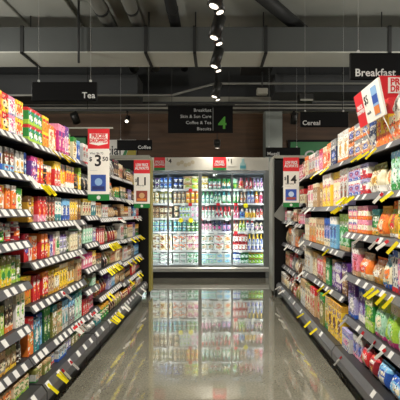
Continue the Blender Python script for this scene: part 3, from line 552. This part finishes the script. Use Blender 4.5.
CROWS=[ # measured spans in metres across the cabinet, kind, colours, layers, height
 "-1.50 -1.22 tub navy|black|-|white|grey 2 .20;-1.22 -1.13 tub white|purple|-|black|navy 2 .2;-1.13 -.87 tub black|blue|grey|white|azure 2 .21;-.85 -.64 tub navy|blue|-|pale-grey|white 2 .21;-.64 -.47 pck cream|tan|-|lime|gold 2 .25;-.47 -.31 pck lime|cream|-|yellow|olive 2 .26;-.28 -.14 mlk cream|yellow|-|white|olive 2 .26;-.14 .13 tub white|green|mint|red|teal 1 .19;.13 .33 tub cream|green|teal|white|gold 1 .19;.36 .47 tub green|mint|-|lime|white 1 .19;.47 .60 btl cream|pink|-|red|orange 1 .21;.60 .76 btl red|crimson|-|white|pink 1 .21;.76 .98 jce white|lavender|-|pink|purple 1 .2",
 "-1.50 -1.13 tub cream|olive|-|white|gold 2 .23;-1.13 -.87 tub pale-grey|olive|-|cream|grey 2 .23;-.85 -.60 tub tan|grey|-|cream|brown 2 .23;-.60 -.31 tub gold|orange|-|yellow|white 2 .23;-.28 -.02 btl mint|green|-|white|teal 1 .23;-.02 .13 btl white|teal|-|mint|green 1 .23;.13 .33 btl mint|teal|green|cream|white 1 .23;.36 .50 btl green|mint|-|cream|white 1 .22;.50 .64 btl brown|tan|-|orange|white 1 .2;.64 .80 btl lavender|azure|-|blue|white 1 .22;.80 .89 jce orange|yellow|-|white|red 1 .22;.89 .98 jce pink|white|-|magenta|red 1 .22",
 "-1.50 -1.13 tub tan|brown|-|cream|chocolate 2 .22;-1.13 -.87 tub cream|brown|-|tan|chocolate 2 .22;-.85 -.72 tub chocolate|tan|-|cream|white 2 .22;-.72 -.50 mlk white|pale-grey|-|lime|azure 2 .25;-.50 -.31 mlk pale-grey|white|-|pink|grey 2 .25;-.28 0.0 jce white|red|-|mint|grey 1 .21;0.0 .16 jce pale-grey|red|-|navy|red 1 .21;.16 .33 jce mint|red|-|white|crimson 1 .21;.36 .50 jce pink|red|-|white|crimson 1 .21;.50 .61 jce azure|white|-|blue|navy 1 .17;.61 .82 jce yellow|white|-|gold|orange 1 .17;.82 .98 jce white|pink|-|tan|red 1 .17",
 "-1.50 -1.13 tub mint|white|blue|azure|teal 2 .22;-1.13 -.87 tub white|mint|blue|azure|navy 2 .22;-.85 -.58 tub teal|white|green|mint|azure 2 .22;-.58 -.31 tub green|white|forest-green|mint|lime 2 .22;-.28 -.06 btl white|black|-|grey|pink 1 .22;-.06 .14 btl pale-grey|navy|-|magenta|black 1 .22;.14 .33 btl lavender|black|-|pink|purple 1 .22;.36 .48 jce cream|crimson|-|red|white 1 .21;.48 .62 jce lime|yellow|-|green|white 1 .22;.62 .80 jce white|red|-|lavender|blue 1 .21;.80 .98 jce cream|black|-|pink|navy 1 .21",
 "-1.50 -1.13 pck white|cream|-|tan|brown 2 .31;-1.13 -.87 pck cream|white|-|brown|gold 2 .31;-.85 -.58 pck white|pale-grey|-|grey|orange 2 .31;-.58 -.31 pck cream|white|-|pink|crimson 2 .31;-.28 -.02 pck pale-grey|white|-|tan|forest-green 2 .31;-.02 .18 pck white|pale-grey|-|tan|red 2 .31;.18 .33 pck cream|pale-grey|-|orange|grey 2 .31;.36 .66 mlk white|red|crimson|tan|red 2 .31;.66 .98 btl white|yellow|lavender|pale-grey|blue 1 .31",
 "-1.50 -1.13 pck pale-grey|mint|-|white|grey 2 .21;-1.13 -.87 pck white|pale-grey|-|mint|grey 2 .21;-.85 -.58 pck pale-grey|white|-|grey|mint 2 .21;-.58 -.31 pck white|mint|-|green|forest-green 2 .21;-.28 .02 pck mint|white|-|pale-grey|azure 2 .21;.02 .33 pck pale-grey|white|-|azure|mint 2 .21;.36 .52 mlk white|blue|-|mint|lavender 2 .22;.52 .68 mlk mint|green|-|white|forest-green 2 .22;.68 .98 mlk lime|gold|-|white|green 2 .22"]
for k,(z,rows) in enumerate(zip(CZ,CROWS)):
    seen=set(); shn=('bottom shelf' if k==5 else SHN[k])
    for r in rows.split(';'):
        p=r.split(); a,b=float(p[0]),float(p[1])
        def place(o,t,dz,dy,rz,z=z): o.location=(t,FY+.206+abs(dy),z+dz+.0004); o.rotation_euler=(0,0,rz)
        run(p[2],p[3],a+.002,b-.002,min(float(p[5])*1.1,CAV[k]),int(p[4]),place,seen,shn+' of chilled cabinet','%s on the %s of the chilled cabinet'%(plural(KIND[p[2]][1]),shn),False,1,'leftmost')
def card(x0,x1,y,z0,z1,parts,name='promo_card',parent=None):
    b=MB()
    for a0,a1,m in parts: b.box(x0,x1,y-.003,y,z0+(z1-z0)*a0,z0+(z1-z0)*a1,m)
    return b.build(name,parent)
for x0,x1,price in((-1.2,-.985,'4'),(-.04,.22,'1')):
    c=card(x0,x1,FY-.0205,2.123,2.375,[(0,.2,M_GRN),(.2,1,M_RED)],'header_card',hp); c['label']='red and green price card'
    text('PRICES',.062,'lettering',M_LET,c,((x0+x1)/2,FY-.0245,2.285),FACE,'CENTER',bold=.001,sx=.85); text('DROPPED',.062,'lettering',M_LET,c,((x0+x1)/2,FY-.0245,2.23),FACE,'CENTER',bold=.001,sx=.72)
    text('$',.06,'lettering',M_INK,hp,(x1+.045,FY-.0215,2.33),FACE,'CENTER'); text(price,.125,'lettering',M_INK,hp,(x1+.10,FY-.0215,2.30),FACE,'CENTER',bold=.002)
    MB().box(x1+.03,x1+.19,FY-.022,FY-.0201,2.205,2.212,M_DIM).box(x1+.03,x1+.15,FY-.022,FY-.0201,2.185,2.191,M_DIM).build('small_print',hp)
b=MB(); cx=.55
b.prism([(cx-.06,2.135),(cx+.06,2.135),(cx+.06,2.24),(cx+.025,2.29),(cx+.025,2.35),(cx-.025,2.35),(cx-.025,2.29),(cx-.06,2.24)],'y',FY-.0225,FY-.0201,mat('bottle_print','9fc4c4',.5)); b.box(cx-.058,cx+.058,FY-.0235,FY-.0226,2.16,2.215,mat('bottle_label','4f9aa6',.5)); b.build('printed_bottle',hp)
b=MB()
for q in range(5): b.cyl((-.72+.07*q,FY-.0222,2.25+.03*math.sin(q*2.)),(-.72+.07*q,FY-.0201,2.25+.03*math.sin(q*2.)),.04,mat('tub_print','c9bea2',.5),12)
b.build('printed_pattern',hp)
# ------------------------------------------------------------------ room shell
struct(MB().box(-9,9,-4,9.3,-.1,0,M_FLOOR),'floor')
struct(MB().box(-9,9,-4,9.3,ZC,ZC+.1,M_CEIL),'ceiling')
struct(MB().box(-9,9,9.2,9.3,0,ZC,M_WOOD),'wall_back')
struct(MB().box(-9.1,-9,-4,9.3,0,ZC,M_WOOD),'wall_left')
struct(MB().box(9,9.1,-4,9.3,0,ZC,M_WOOD),'wall_right')
struct(MB().box(1.10,1.47,8.72,9.19,0,3.55,M_COLUMN,.01),'column')
struct(MB().box(-8.99,8.99,9.10,9.195,3.82,ZC-.002,M_DDUCT),'trim_4')
struct(MB().box(-8.99,8.99,8.75,9.19,3.56,3.82,M_LEDGE).box(-8.99,8.99,8.70,8.75,3.66,3.70,M_DDUCT),'beam')
# seams and boards of the ceiling
for i,(x0,x1) in enumerate(((-5.2,-3.25),(-3.2,-2.3))):
    struct(MB().box(x0,x1,4.5,8.7,ZC-.06,ZC-.002,M_DUCTL if i==0 else M_CEIL,.01),'trim_%d'%(i+1))
# ------------------------------------------------------------------ ducts, pipes and conduit under the ceiling
duct=thing('ventilation_duct','wide dark grey rectangular duct with a pale underside crossing above the aisle','duct',(0,6.6,3.8))
parent_world(MB().box(-8.9,8.9,6.3,6.92,3.83,4.215,M_DUCT,.004).build('duct_body'),duct)
parent_world(MB().box(-8.9,8.9,6.302,6.918,3.81,3.829,M_DUCTL).build('underside'),duct)
for px in(-4.9,-3.04,-1.09,-.32,.8,2.75,4.6):
    parent_world(MB().box(px-.025,px+.025,6.285,6.935,3.795,3.8095,M_DARK).box(px-.025,px+.025,6.285,6.2995,3.795,4.23,M_DARK).box(px-.025,px+.025,6.285,6.935,4.2155,4.23,M_DARK).build('strap'),duct)
    parent_world(MB().cyl((px,6.6,4.231),(px,6.6,ZC-.065 if px<-2.3 else ZC-.001),.01,M_DARK,8).build('hanger'),duct)
for x,r,m,lab in((-1.75,.11,M_PIPE,'pale grey round pipe running along the ceiling left of the lamp track'),(-1.28,.10,M_PIPE,'grey round pipe under the ceiling beside the paler one'),(-.66,.09,M_DARK,'dark round pipe under the ceiling closest to the lamp track on its left side')):
    p=thing('ceiling_pipe',lab,'pipe',(x,6.,4.42)); a=MB().cyl((0,-2.2,0),(0,2.65,0),r,m,20); a.build('pipe_body',p)
    for yy in(-.9,.15,1.4): MB().cyl((0,yy-.03,0),(0,yy+.03,0),r*1.06,M_DARK,20).box(-.008,.008,yy-.008,yy+.008,r,.178,M_DARK).build('pipe_clamp',p)
d=MB().cyl((.48,5.6,4.47),(1.55,6.9,4.40),.10,M_DARK,16).build('flexible_duct'); tag(d,'dark flexible duct slanting under the ceiling right of the lamp track','duct')
for x0,x1,z0,lab in((-8.9,-1.55,3.62,'left'),(1.2,8.9,3.70,'right')):
    d=thing('air_duct','charcoal duct behind the pale-bottomed one, on the %s side'%lab,'duct',((x0+x1)/2,8.3,z0)); w=(x1-x0)/2
    MB().box(-w,w,-.3,.3,0,4.05-z0,M_DDUCT,.004).build('duct_body',d)
    for xx in(-w*.8,0,w*.8): MB().box(xx-.02,xx+.02,-.31,.31,4.0505-z0,4.07-z0,M_DARK).cyl((xx,0,4.07-z0),(xx,0,ZC-.001-z0),.012,M_DARK,8).build('hanger',d)
def tube(name,pts,r,m,label,cat):
    b=MB()
    for p,q in zip(pts,pts[1:]): b.cyl(p,q,r,m,8)
    return tag(b.build(name),label,cat)
tube('conduit',[(-8,7.5,3.49),(-.80,7.5,3.49),(0,7.5,3.71),(1.0,7.5,3.71),(8,7.5,3.71)],.022,M_PIPE,'pale grey conduit stepping up above the hanging directory sign','conduit')
tube('conduit',[(-8.9,8.683,3.60),(8.9,8.683,3.60)],.018,M_DARK,'long dark conduit in front of the pale ceiling ledge','conduit')
tube('hanging_rod',[(-2.12,6.22,4.59),(-2.12,6.22,3.62)],.018,M_DARK,'dark vertical rod in front of the duct above the tea sign','rod')
lv=thing('ceiling_grille','black louvred grille hanging behind the duct on the right','grille',(.75,7.3,3.87)); MB().box(-.28,.28,-.2,.2,-.01,.16,M_BLACKP,.005).build('grille_frame',lv)
for q in range(6): MB().box(-.27,.27,-.206,-.2005,.0+.025*q,.012+.025*q,M_DUCT).build('slat',lv)
for sx in(-.2,.2): MB().cyl((sx,0,.16),(sx,0,.72),.006,M_DARK,6).build('hanger',lv)
MB().box(.01,.21,-.06,.06,-.43,-.32,M_LEDGE,.01).cyl((.11,0,-.32),(.11,0,-.009),.012,M_DARK,8).build('junction_box',lv)['label']='small pale junction box'
pj=thing('ceiling_speaker','dark hanging speaker box above the cereal sign','speaker',(1.72,7.6,3.47)); MB().box(-.14,.14,-.1,.1,-.09,.07,M_CAN,.015).build('case',pj); MB().box(-.12,.12,-.104,-.1005,-.085,-.05,M_LEDGE).build('grille',pj); MB().cyl((0,0,.07),(0,0,1.12),.012,M_DARK,8).build('stem',pj)
# ------------------------------------------------------------------ lamp track
tr=thing('lamp_track','black lamp track hanging lengthwise over the middle of the aisle','track',(.02,2.4,3.08))
MB().box(-.018,.018,-4.2,3.75,0,.035,M_CAN).build('rail',tr)
for yy in(-3.5,-1.2,1.1,3.4): MB().cyl((0,yy,.035),(0,yy,ZC-3.081),.006,M_CAN,6).build('hanger',tr)
def spotlight(pos,aim,L,label,energy,angle=100,drop=.075,group=None,r=.05):
    root=thing('track_spotlight',label,'spotlight',pos,None,group)
    d=Vector(aim).normalized(); c=Vector((0,0,-drop)); 
    MB().cyl((0,0,0),(0,0,-.03),.022,M_CAN,10).cyl((0,0,-.03),c,.009,M_CAN,8).build('bracket',root)
    MB().cyl(c-d*L*.5,c+d*L*.5,r,M_CAN,20).build('lamp_can',root)
    MB().cyl(c+d*(L*.5+.0005),c+d*(L*.5+.004),r*.64,M_LAMP,20).build('lens',root)
    if energy:
        li=bpy.data.lights.new('spot_beam','SPOT'); li.energy=energy; li.spot_size=math.radians(angle); li.spot_blend=.9; li.shadow_soft_size=.045; li.color=(1,.945,.83)
        o=link(bpy.data.objects.new('spot_beam',li),root); o.location=c+d*(L*.5+.02); o.rotation_euler=d.to_track_quat('-Z','Y').to_euler()
    return root
SP=[(-1.3,-1),(-.9,1),(-.2,-1),(.2,1),(.8,-1),(1.15,1),(1.75,-1),(2.1,1),(2.45,-1),(2.7,1),(3.04,-1),(3.25,1),(3.59,-1),(3.86,1),(4.30,-1),(4.6,1),(5.43,-1),(5.79,1)]
for i,(y,sd) in enumerate(SP):
    big=sd<0
    spotlight((.02,y,3.08),(sd*(.30 if y>2 else .62),(.0 if y>2 else .75),-1),.20 if big else .14,'black track spotlight aimed at the %s rack, %s from far end of the track'%('left' if big else 'right',ORD[(len(SP)-1-i)//2]),E_SPOT,angle=125,r=.055 if big else .046,drop=.12 if big else .09,group='spotlights on the aisle lamp track')
# cross rail with lamps near the back wall
cr=thing('cross_track','black lamp track running across the store before the back wall','track',(0,7.85,3.28)); MB().box(-8,8,-.018,.018,0,.035,M_CAN).build('rail',cr)
for xx in(-6,-2.5,2.5,6): MB().cyl((xx,0,.035),(xx,0,ZC-3.281),.006,M_CAN,6).build('hanger',cr)
spotlight((-1.72,7.85,3.28),(.0,-.75,-.66),.16,'lit spotlight on the cross track shining toward the aisle, above the coffee sign',50,120,.16)
spotlight((-2.74,7.85,3.28),(.1,.7,-.8),.2,'dark unlit-looking spotlight on the cross track above the left rack',10,100,.14,r=.075)
spotlight((.04,7.85,3.28),(0,-.28,-.96),.18,'added fill spotlight on the cross track, hidden behind the directory sign',230,120,.3)  # added out of sight to brighten the floor before the cooler
spotlight((1.55,7.85,3.28),(0,.7,-.8),.2,'dark spotlight on the cross track beside the grey column',10,100,.14,r=.07)
pf=thing('pendant_fitting','small dark pendant fitting hanging just below the directory sign in front of the cooler header','fitting',(.04,7.6,2.60))
MB().cyl((0,0,-.09),(0,0,-.03),.045,M_CAN,16,.062).cyl((0,0,-.03),(0,0,.07),.062,M_CAN,16).build('housing',pf); MB().cyl((0,0,.0705),(0,0,ZC-2.601),.008,M_CAN,8).build('stem',pf)
cc=MB().prism([(.888,1.245),(1.052,1.455),(1.10,1.46),(1.10,1.12),(1.072,1.125)],'y',6.126,6.1346,M_GREYP).build('corner_card'); tag(cc,'pointed grey card sticking out at the far end of the right rack','card')
# ------------------------------------------------------------------ hanging signs
def sign(name,label,x0,x1,z0,z1,y,words,size,ax,align):
    s=thing(name,label,'sign',((x0+x1)/2,y,z0)); w=(x1-x0)/2
    MB().box(-w,w,-.012,.012,0,z1-z0,M_BLK,.003).build('panel',s)
    text(words,size,'lettering',M_LET,s,(ax,-.0125,size*.62),FACE,align,bold=.0012)
    for sx in(-w*.8,w*.8): 
        MB().cyl((sx,0,z1-z0+.02),(sx,0,(ZC-.07 if not 6.25<y<6.96 else 3.80)-z0),.0012,M_DIM,6).build('hanger',s); MB().cyl((sx,-.004,z1-z0+.012),(sx,.004,z1-z0+.012),.012,M_DIM,10).build('hook',s)
sign('hanging_sign','black hanging sign reading Tea above the left rack',-1.69,-1.09,2.325,2.50,3.70,'Tea',.078,.285,'RIGHT')
sign('hanging_sign','black hanging sign reading Breakfast above the right rack',1.01,1.65,2.29,2.49,3.0,'Breakfast',.078,-.285,'LEFT')
sign('hanging_sign','black hanging sign reading Cereal above the right rack behind the Breakfast one',1.065,1.665,2.36,2.55,5.0,'Cereal',.08,-.275,'LEFT')
sign('hanging_sign','black hanging sign reading Coffee above the far left rack',-1.62,-1.04,2.32,2.49,6.62,'Coffee',.076,.27,'RIGHT')
sign('hanging_sign','black hanging sign reading Muesli above the far right rack',.88,1.48,2.26,2.42,6.95,'Muesli',.08,-.275,'LEFT')
ds=thing('directory_sign','large black hanging aisle directory with a green numeral four','sign',(-.255,7.0,2.68))
MB().box(-.568,.568,-.015,.015,0,.475,M_BLK,.004).build('panel',ds); MB().box(-.60,.60,-.02,.02,.476,.50,M_CAN).build('top_bar',ds)
for i,wd in enumerate(('Breakfast','Skin & Sun Care','Coffee & Tea','Biscuits')): text(wd,.079,'lettering',M_DIM,ds,(.19,-.0155,.395-.108*i),FACE,'RIGHT')
text('4',.29,'numeral',M_LIME,ds,(.385,-.0155,.165),FACE,'CENTER',bold=.006); MB().box(.218,.222,-.017,-.0151,.04,.44,M_DIM).build('divider',ds)
for sx in(-.5,.5): MB().cyl((sx,0,.5),(sx,0,ZC-2.681),.004,M_DARK,6).build('hanger',ds)
# price flags standing out from the racks
def flag(label,s,x0,x1,z0,z1,y,head,price,cents,pack):
    f=thing('price_flag',label,'sign',((x0+x1)/2,y,z0)); w=(x1-x0)/2; h=z1-z0
    MB().box(-w,w,-.002,.002,h*.09,h*.72,M_WHT).build('white_panel',f); MB().box(-w,w,-.002,.002,h*.7201,h,M_RED).build('red_panel',f); MB().box(-w,w,-.002,.002,0,h*.0899,M_GRN).build('green_panel',f)
    em=cents!=''
    if em: MB().prism([(-w*.84,h*.79),(0,h*.765),(w*.84,h*.79),(w*.84,h*.93),(-w*.84,h*.93)],'y',-.0026,-.0021,M_WHT).build('printed_emblem',f)
    for i,l in enumerate(head): text(l,.047,'lettering',M_RED if em else M_LET,f,(0,-.003,h*.895-.040*i),FACE,'CENTER',bold=.0018,sx=min(1,1.25*w*2/(.034*len(l))/1.35))
    text('Was $6.75' if cents else 'Everyday',.026,'lettering',M_INK,f,(-w*.82 if cents else -w*.7,-.0025,h*(.655 if cents else .47)),FACE,'LEFT')
    text('$',.05,'lettering',M_INK,f,(-w*.74,-.0025,h*.575),FACE,'CENTER',bold=.001); text(price,.135,'lettering',M_INK,f,(-w*.05,-.0025,h*.548),FACE,'CENTER',bold=.003)
    if cents: text(cents,.05,'lettering',M_INK,f,(w*.62,-.0025,h*.575),FACE,'CENTER',bold=.001)
    MB().box(-w*.8,-w*.1,-.0028,-.0021,h*.415,h*.422,M_DIM).build('small_print',f)
    b=MB(); base,acc,lt=pack
    b.box(-w*.72,w*.68,-.0032,-.0021,h*.13,h*.36,base); b.box(-w*.6,w*.55,-.0036,-.0033,h*.15,h*.20,acc); b.cyl((0,-.0034,h*.26),(0,-.0037,h*.26),w*.35,lt,16); b.build('printed_pack',f)
    MB().cyl((0,-.0022,h*.043),(0,-.0026,h*.043),h*.028,M_LET,12).build('printed_badge',f)
    MB().box(s*1.26-(x0+x1)/2 if s>0 else -1.34-(x0+x1)/2,(w+.03) if s<0 else -w-.03+0,-.004,.004,h,h+.012,M_LEDGE).build('arm',f) if s<0 else MB().box(-w-.03,1.2-(x0+x1)/2,-.004,.004,h,h+.012,M_LEDGE).build('arm',f)
    xs=(1.27 if s<0 else 1.16); zt=(zof('L',.375) if s<0 else zof('R',.39))
    MB().cyl((s*xs-(x0+x1)/2,0.007,zt-z0+.001),(s*xs-(x0+x1)/2,0.007,h+.012),.006,M_LEDGE,8).build('post',f)
    return f
P1=(mat('print_blue','2c50a4',.5),mat('print_navy','1d2c66',.5),mat('print_sky','8ab0d8',.5)); P2=(mat('print_red_brown','8a3a2c',.5),mat('print_orange','d87a34',.5),mat('print_tan','caa070',.5)); P3=(mat('print_royal','2850b0',.5),mat('print_brick','a04838',.5),mat('print_pale','c2d4ea',.5))
flag('tall red and white price flag reading 3.50 beside the left rack',-1,-1.098,-.912,1.398,2.02,3.455,('PRICES','DROPPED'),'3','50',P1)
flag('red and white price flag reading 11 at the far end of the left rack',-1,-.978,-.785,1.348,1.927,4.825,('LOW PRICE','ALWAYS'),'11','',P2)
flag('red and white price flag reading 14 beside the right rack',1,.806,.993,1.358,1.945,4.725,('LOW PRICE','ALWAYS'),'14','',P3)
# promotion board standing along the right rack's top shelf and the red header behind it
bd=thing('promo_board','tilted white and red price board standing on the top shelf of the right rack','sign',(.975,2.485,1.86)); bd.rotation_euler=(0,math.radians(-12),0)
def yz(y0,y1,z0,z1,x0,x1,m,name): return MB().box(x0,x1,y0,y1,z0,z1,m).build(name,bd)
yz(-.195,.195,0,.215,0,.012,M_WHT,'white_panel'); yz(.065,.195,.0005,.2145,-.0015,-.0002,M_RED,'red_panel')
RF=(PI/2,0,-PI/2)
for i,l in enumerate(('PRICES','DROPPED')): text(l,.034,'lettering',M_LET,bd,(-.002,.13,.125-.032*i),RF,'CENTER',bold=.001,sx=.8)
text('$5',.075,'lettering',M_INK,bd,(-.0005,.02,.14),RF,'CENTER',bold=.001,sx=.8); text('each',.03,'lettering',M_INK,bd,(-.0005,.01,.06),RF,'CENTER')
pk_=MB().box(-.0022,-.0004,-.15,-.07,.02,.19,P1[2]); pk_.box(-.003,-.0023,-.147,-.073,.09,.14,P1[0]); pk_.box(-.003,-.0023,-.147,-.073,.025,.075,P2[1]); pk_.build('printed_pack',bd)
for yy in(-.15,.15): MB().cyl((.006,yy,-.001),(.040,yy,-.145),.003,M_WHT,8).build('stem',bd)
rh=thing('header_sign','red prices dropped header sign standing on the right rack behind the white board','sign',(1.215,2.72,1.96))
MB().box(-.1,.29,-.008,.008,0,.265,M_RED,.002).build('panel',rh)
MB().box(-.042,.25,-.011,-.0085,.145,.252,M_WHT).build('text_frame',rh)
text('PRICES',.058,'lettering',M_RED,rh,(-.028,-.0115,.221),FACE,'LEFT',bold=.002); text('DROPPED',.058,'lettering',M_RED,rh,(-.028,-.0115,.173),FACE,'LEFT',bold=.002,sx=.82)
for xx in(-.03,.2): MB().cyl((xx,0,-.243),(xx,0,0),.006,M_LEDGE,8).build('stem',rh)
# boards on the back wall
b=thing('wall_sign','pale wall sign reading Special with a green and gold corner behind the left rack','sign',(-2.35,9.15,2.40)); MB().box(-.55,.55,-.02,.045,0,.55,M_WHT,.004).build('panel',b)
text('Special',.30,'lettering',M_INK,b,(-.52,-.021,.30),FACE,'LEFT',bold=.006,sx=.85); MB().prism([(.25,.001),(.549,.001),(.549,.42),(.4,.40)],'y',-.024,-.0205,mat('wall_gold','a89a20',.5)).prism([(.16,.001),(.249,.001),(.39,.40),(.33,.40)],'y',-.024,-.0205,M_GRN).build('printed_shape',b)
b=thing('wall_sign','dark green wall sign with pale round lettering behind the right rack','sign',(2.25,9.15,2.30)); MB().box(-.53,.9,-.02,.045,0,.60,M_GRN,.004).build('panel',b); MB().box(-.55,.92,-.015,.045,.601,.65,M_BLACKP).box(-.58,-.531,-.015,.045,0,.65,M_BLACKP).build('frame',b)
text('CS',.34,'lettering',M_LET,b,(-.22,-.021,.27),FACE,'LEFT',bold=.004)
b=thing('wall_sign','long dark green wall board low behind the left rack under the cross track','sign',(-3.45,9.15,2.55)); MB().box(-.5,.5,-.02,.045,0,.45,M_GRN,.004).build('panel',b); MB().box(-.52,.52,-.024,.045,.451,.49,M_BLACKP).build('frame',b)
# ------------------------------------------------------------------ light, camera
def area(name,loc,sx,sy,e,col=(1,.945,.83),rot=(0,0,0)):
    li=bpy.data.lights.new(name,'AREA'); li.shape='RECTANGLE'; li.size=sx; li.size_y=sy; li.energy=e; li.color=col
    return link(bpy.data.objects.new(name,li),None,loc,rot)
# added fill lights over the unseen neighbouring aisles, each given a pendant body
for s in(-1,1):
    for yy in(1.5,5.0):
        pl=thing('fill_pendant','added black pendant over a fill light, neighbouring aisle beyond the %s rack, %s one'%('left' if s<0 else 'right','nearer' if yy<3 else 'farther'),'fill light',(s*4.2,yy,3.0)); MB().cyl((0,0,.2),(0,0,.40),.22,M_CAN,20,.05).build('shade',pl); MB().cyl((0,0,.4),(0,0,ZC-3.001),.008,M_CAN,8).build('cord',pl)
        li=bpy.data.lights.new('neighbour_aisle_fill','POINT'); li.energy=E_NB; li.shadow_soft_size=.15; li.color=(1,.965,.89)
        link(bpy.data.objects.new('neighbour_aisle_fill',li),None,(s*4.2,yy,3.0))
w=bpy.data.worlds.new('store'); sc.world=w; w.use_nodes=True
w.node_tree.nodes['Background'].inputs[0].default_value=(1,.95,.85,1); w.node_tree.nodes['Background'].inputs[1].default_value=E_WORLD
cam=bpy.data.cameras.new('camera'); cam.sensor_width=36; cam.lens=36; cam.shift_x=-.0375; cam.shift_y=.03; cam.clip_start=.05
co=link(bpy.data.objects.new('camera',cam),None,(0,0,H),(PI/2,0,0)); sc.camera=co
vs=sc.view_settings; vs.view_transform='Standard'; vs.look='None'; vs.gamma=1; vs.use_curve_mapping=False; vs.exposure=EXPO
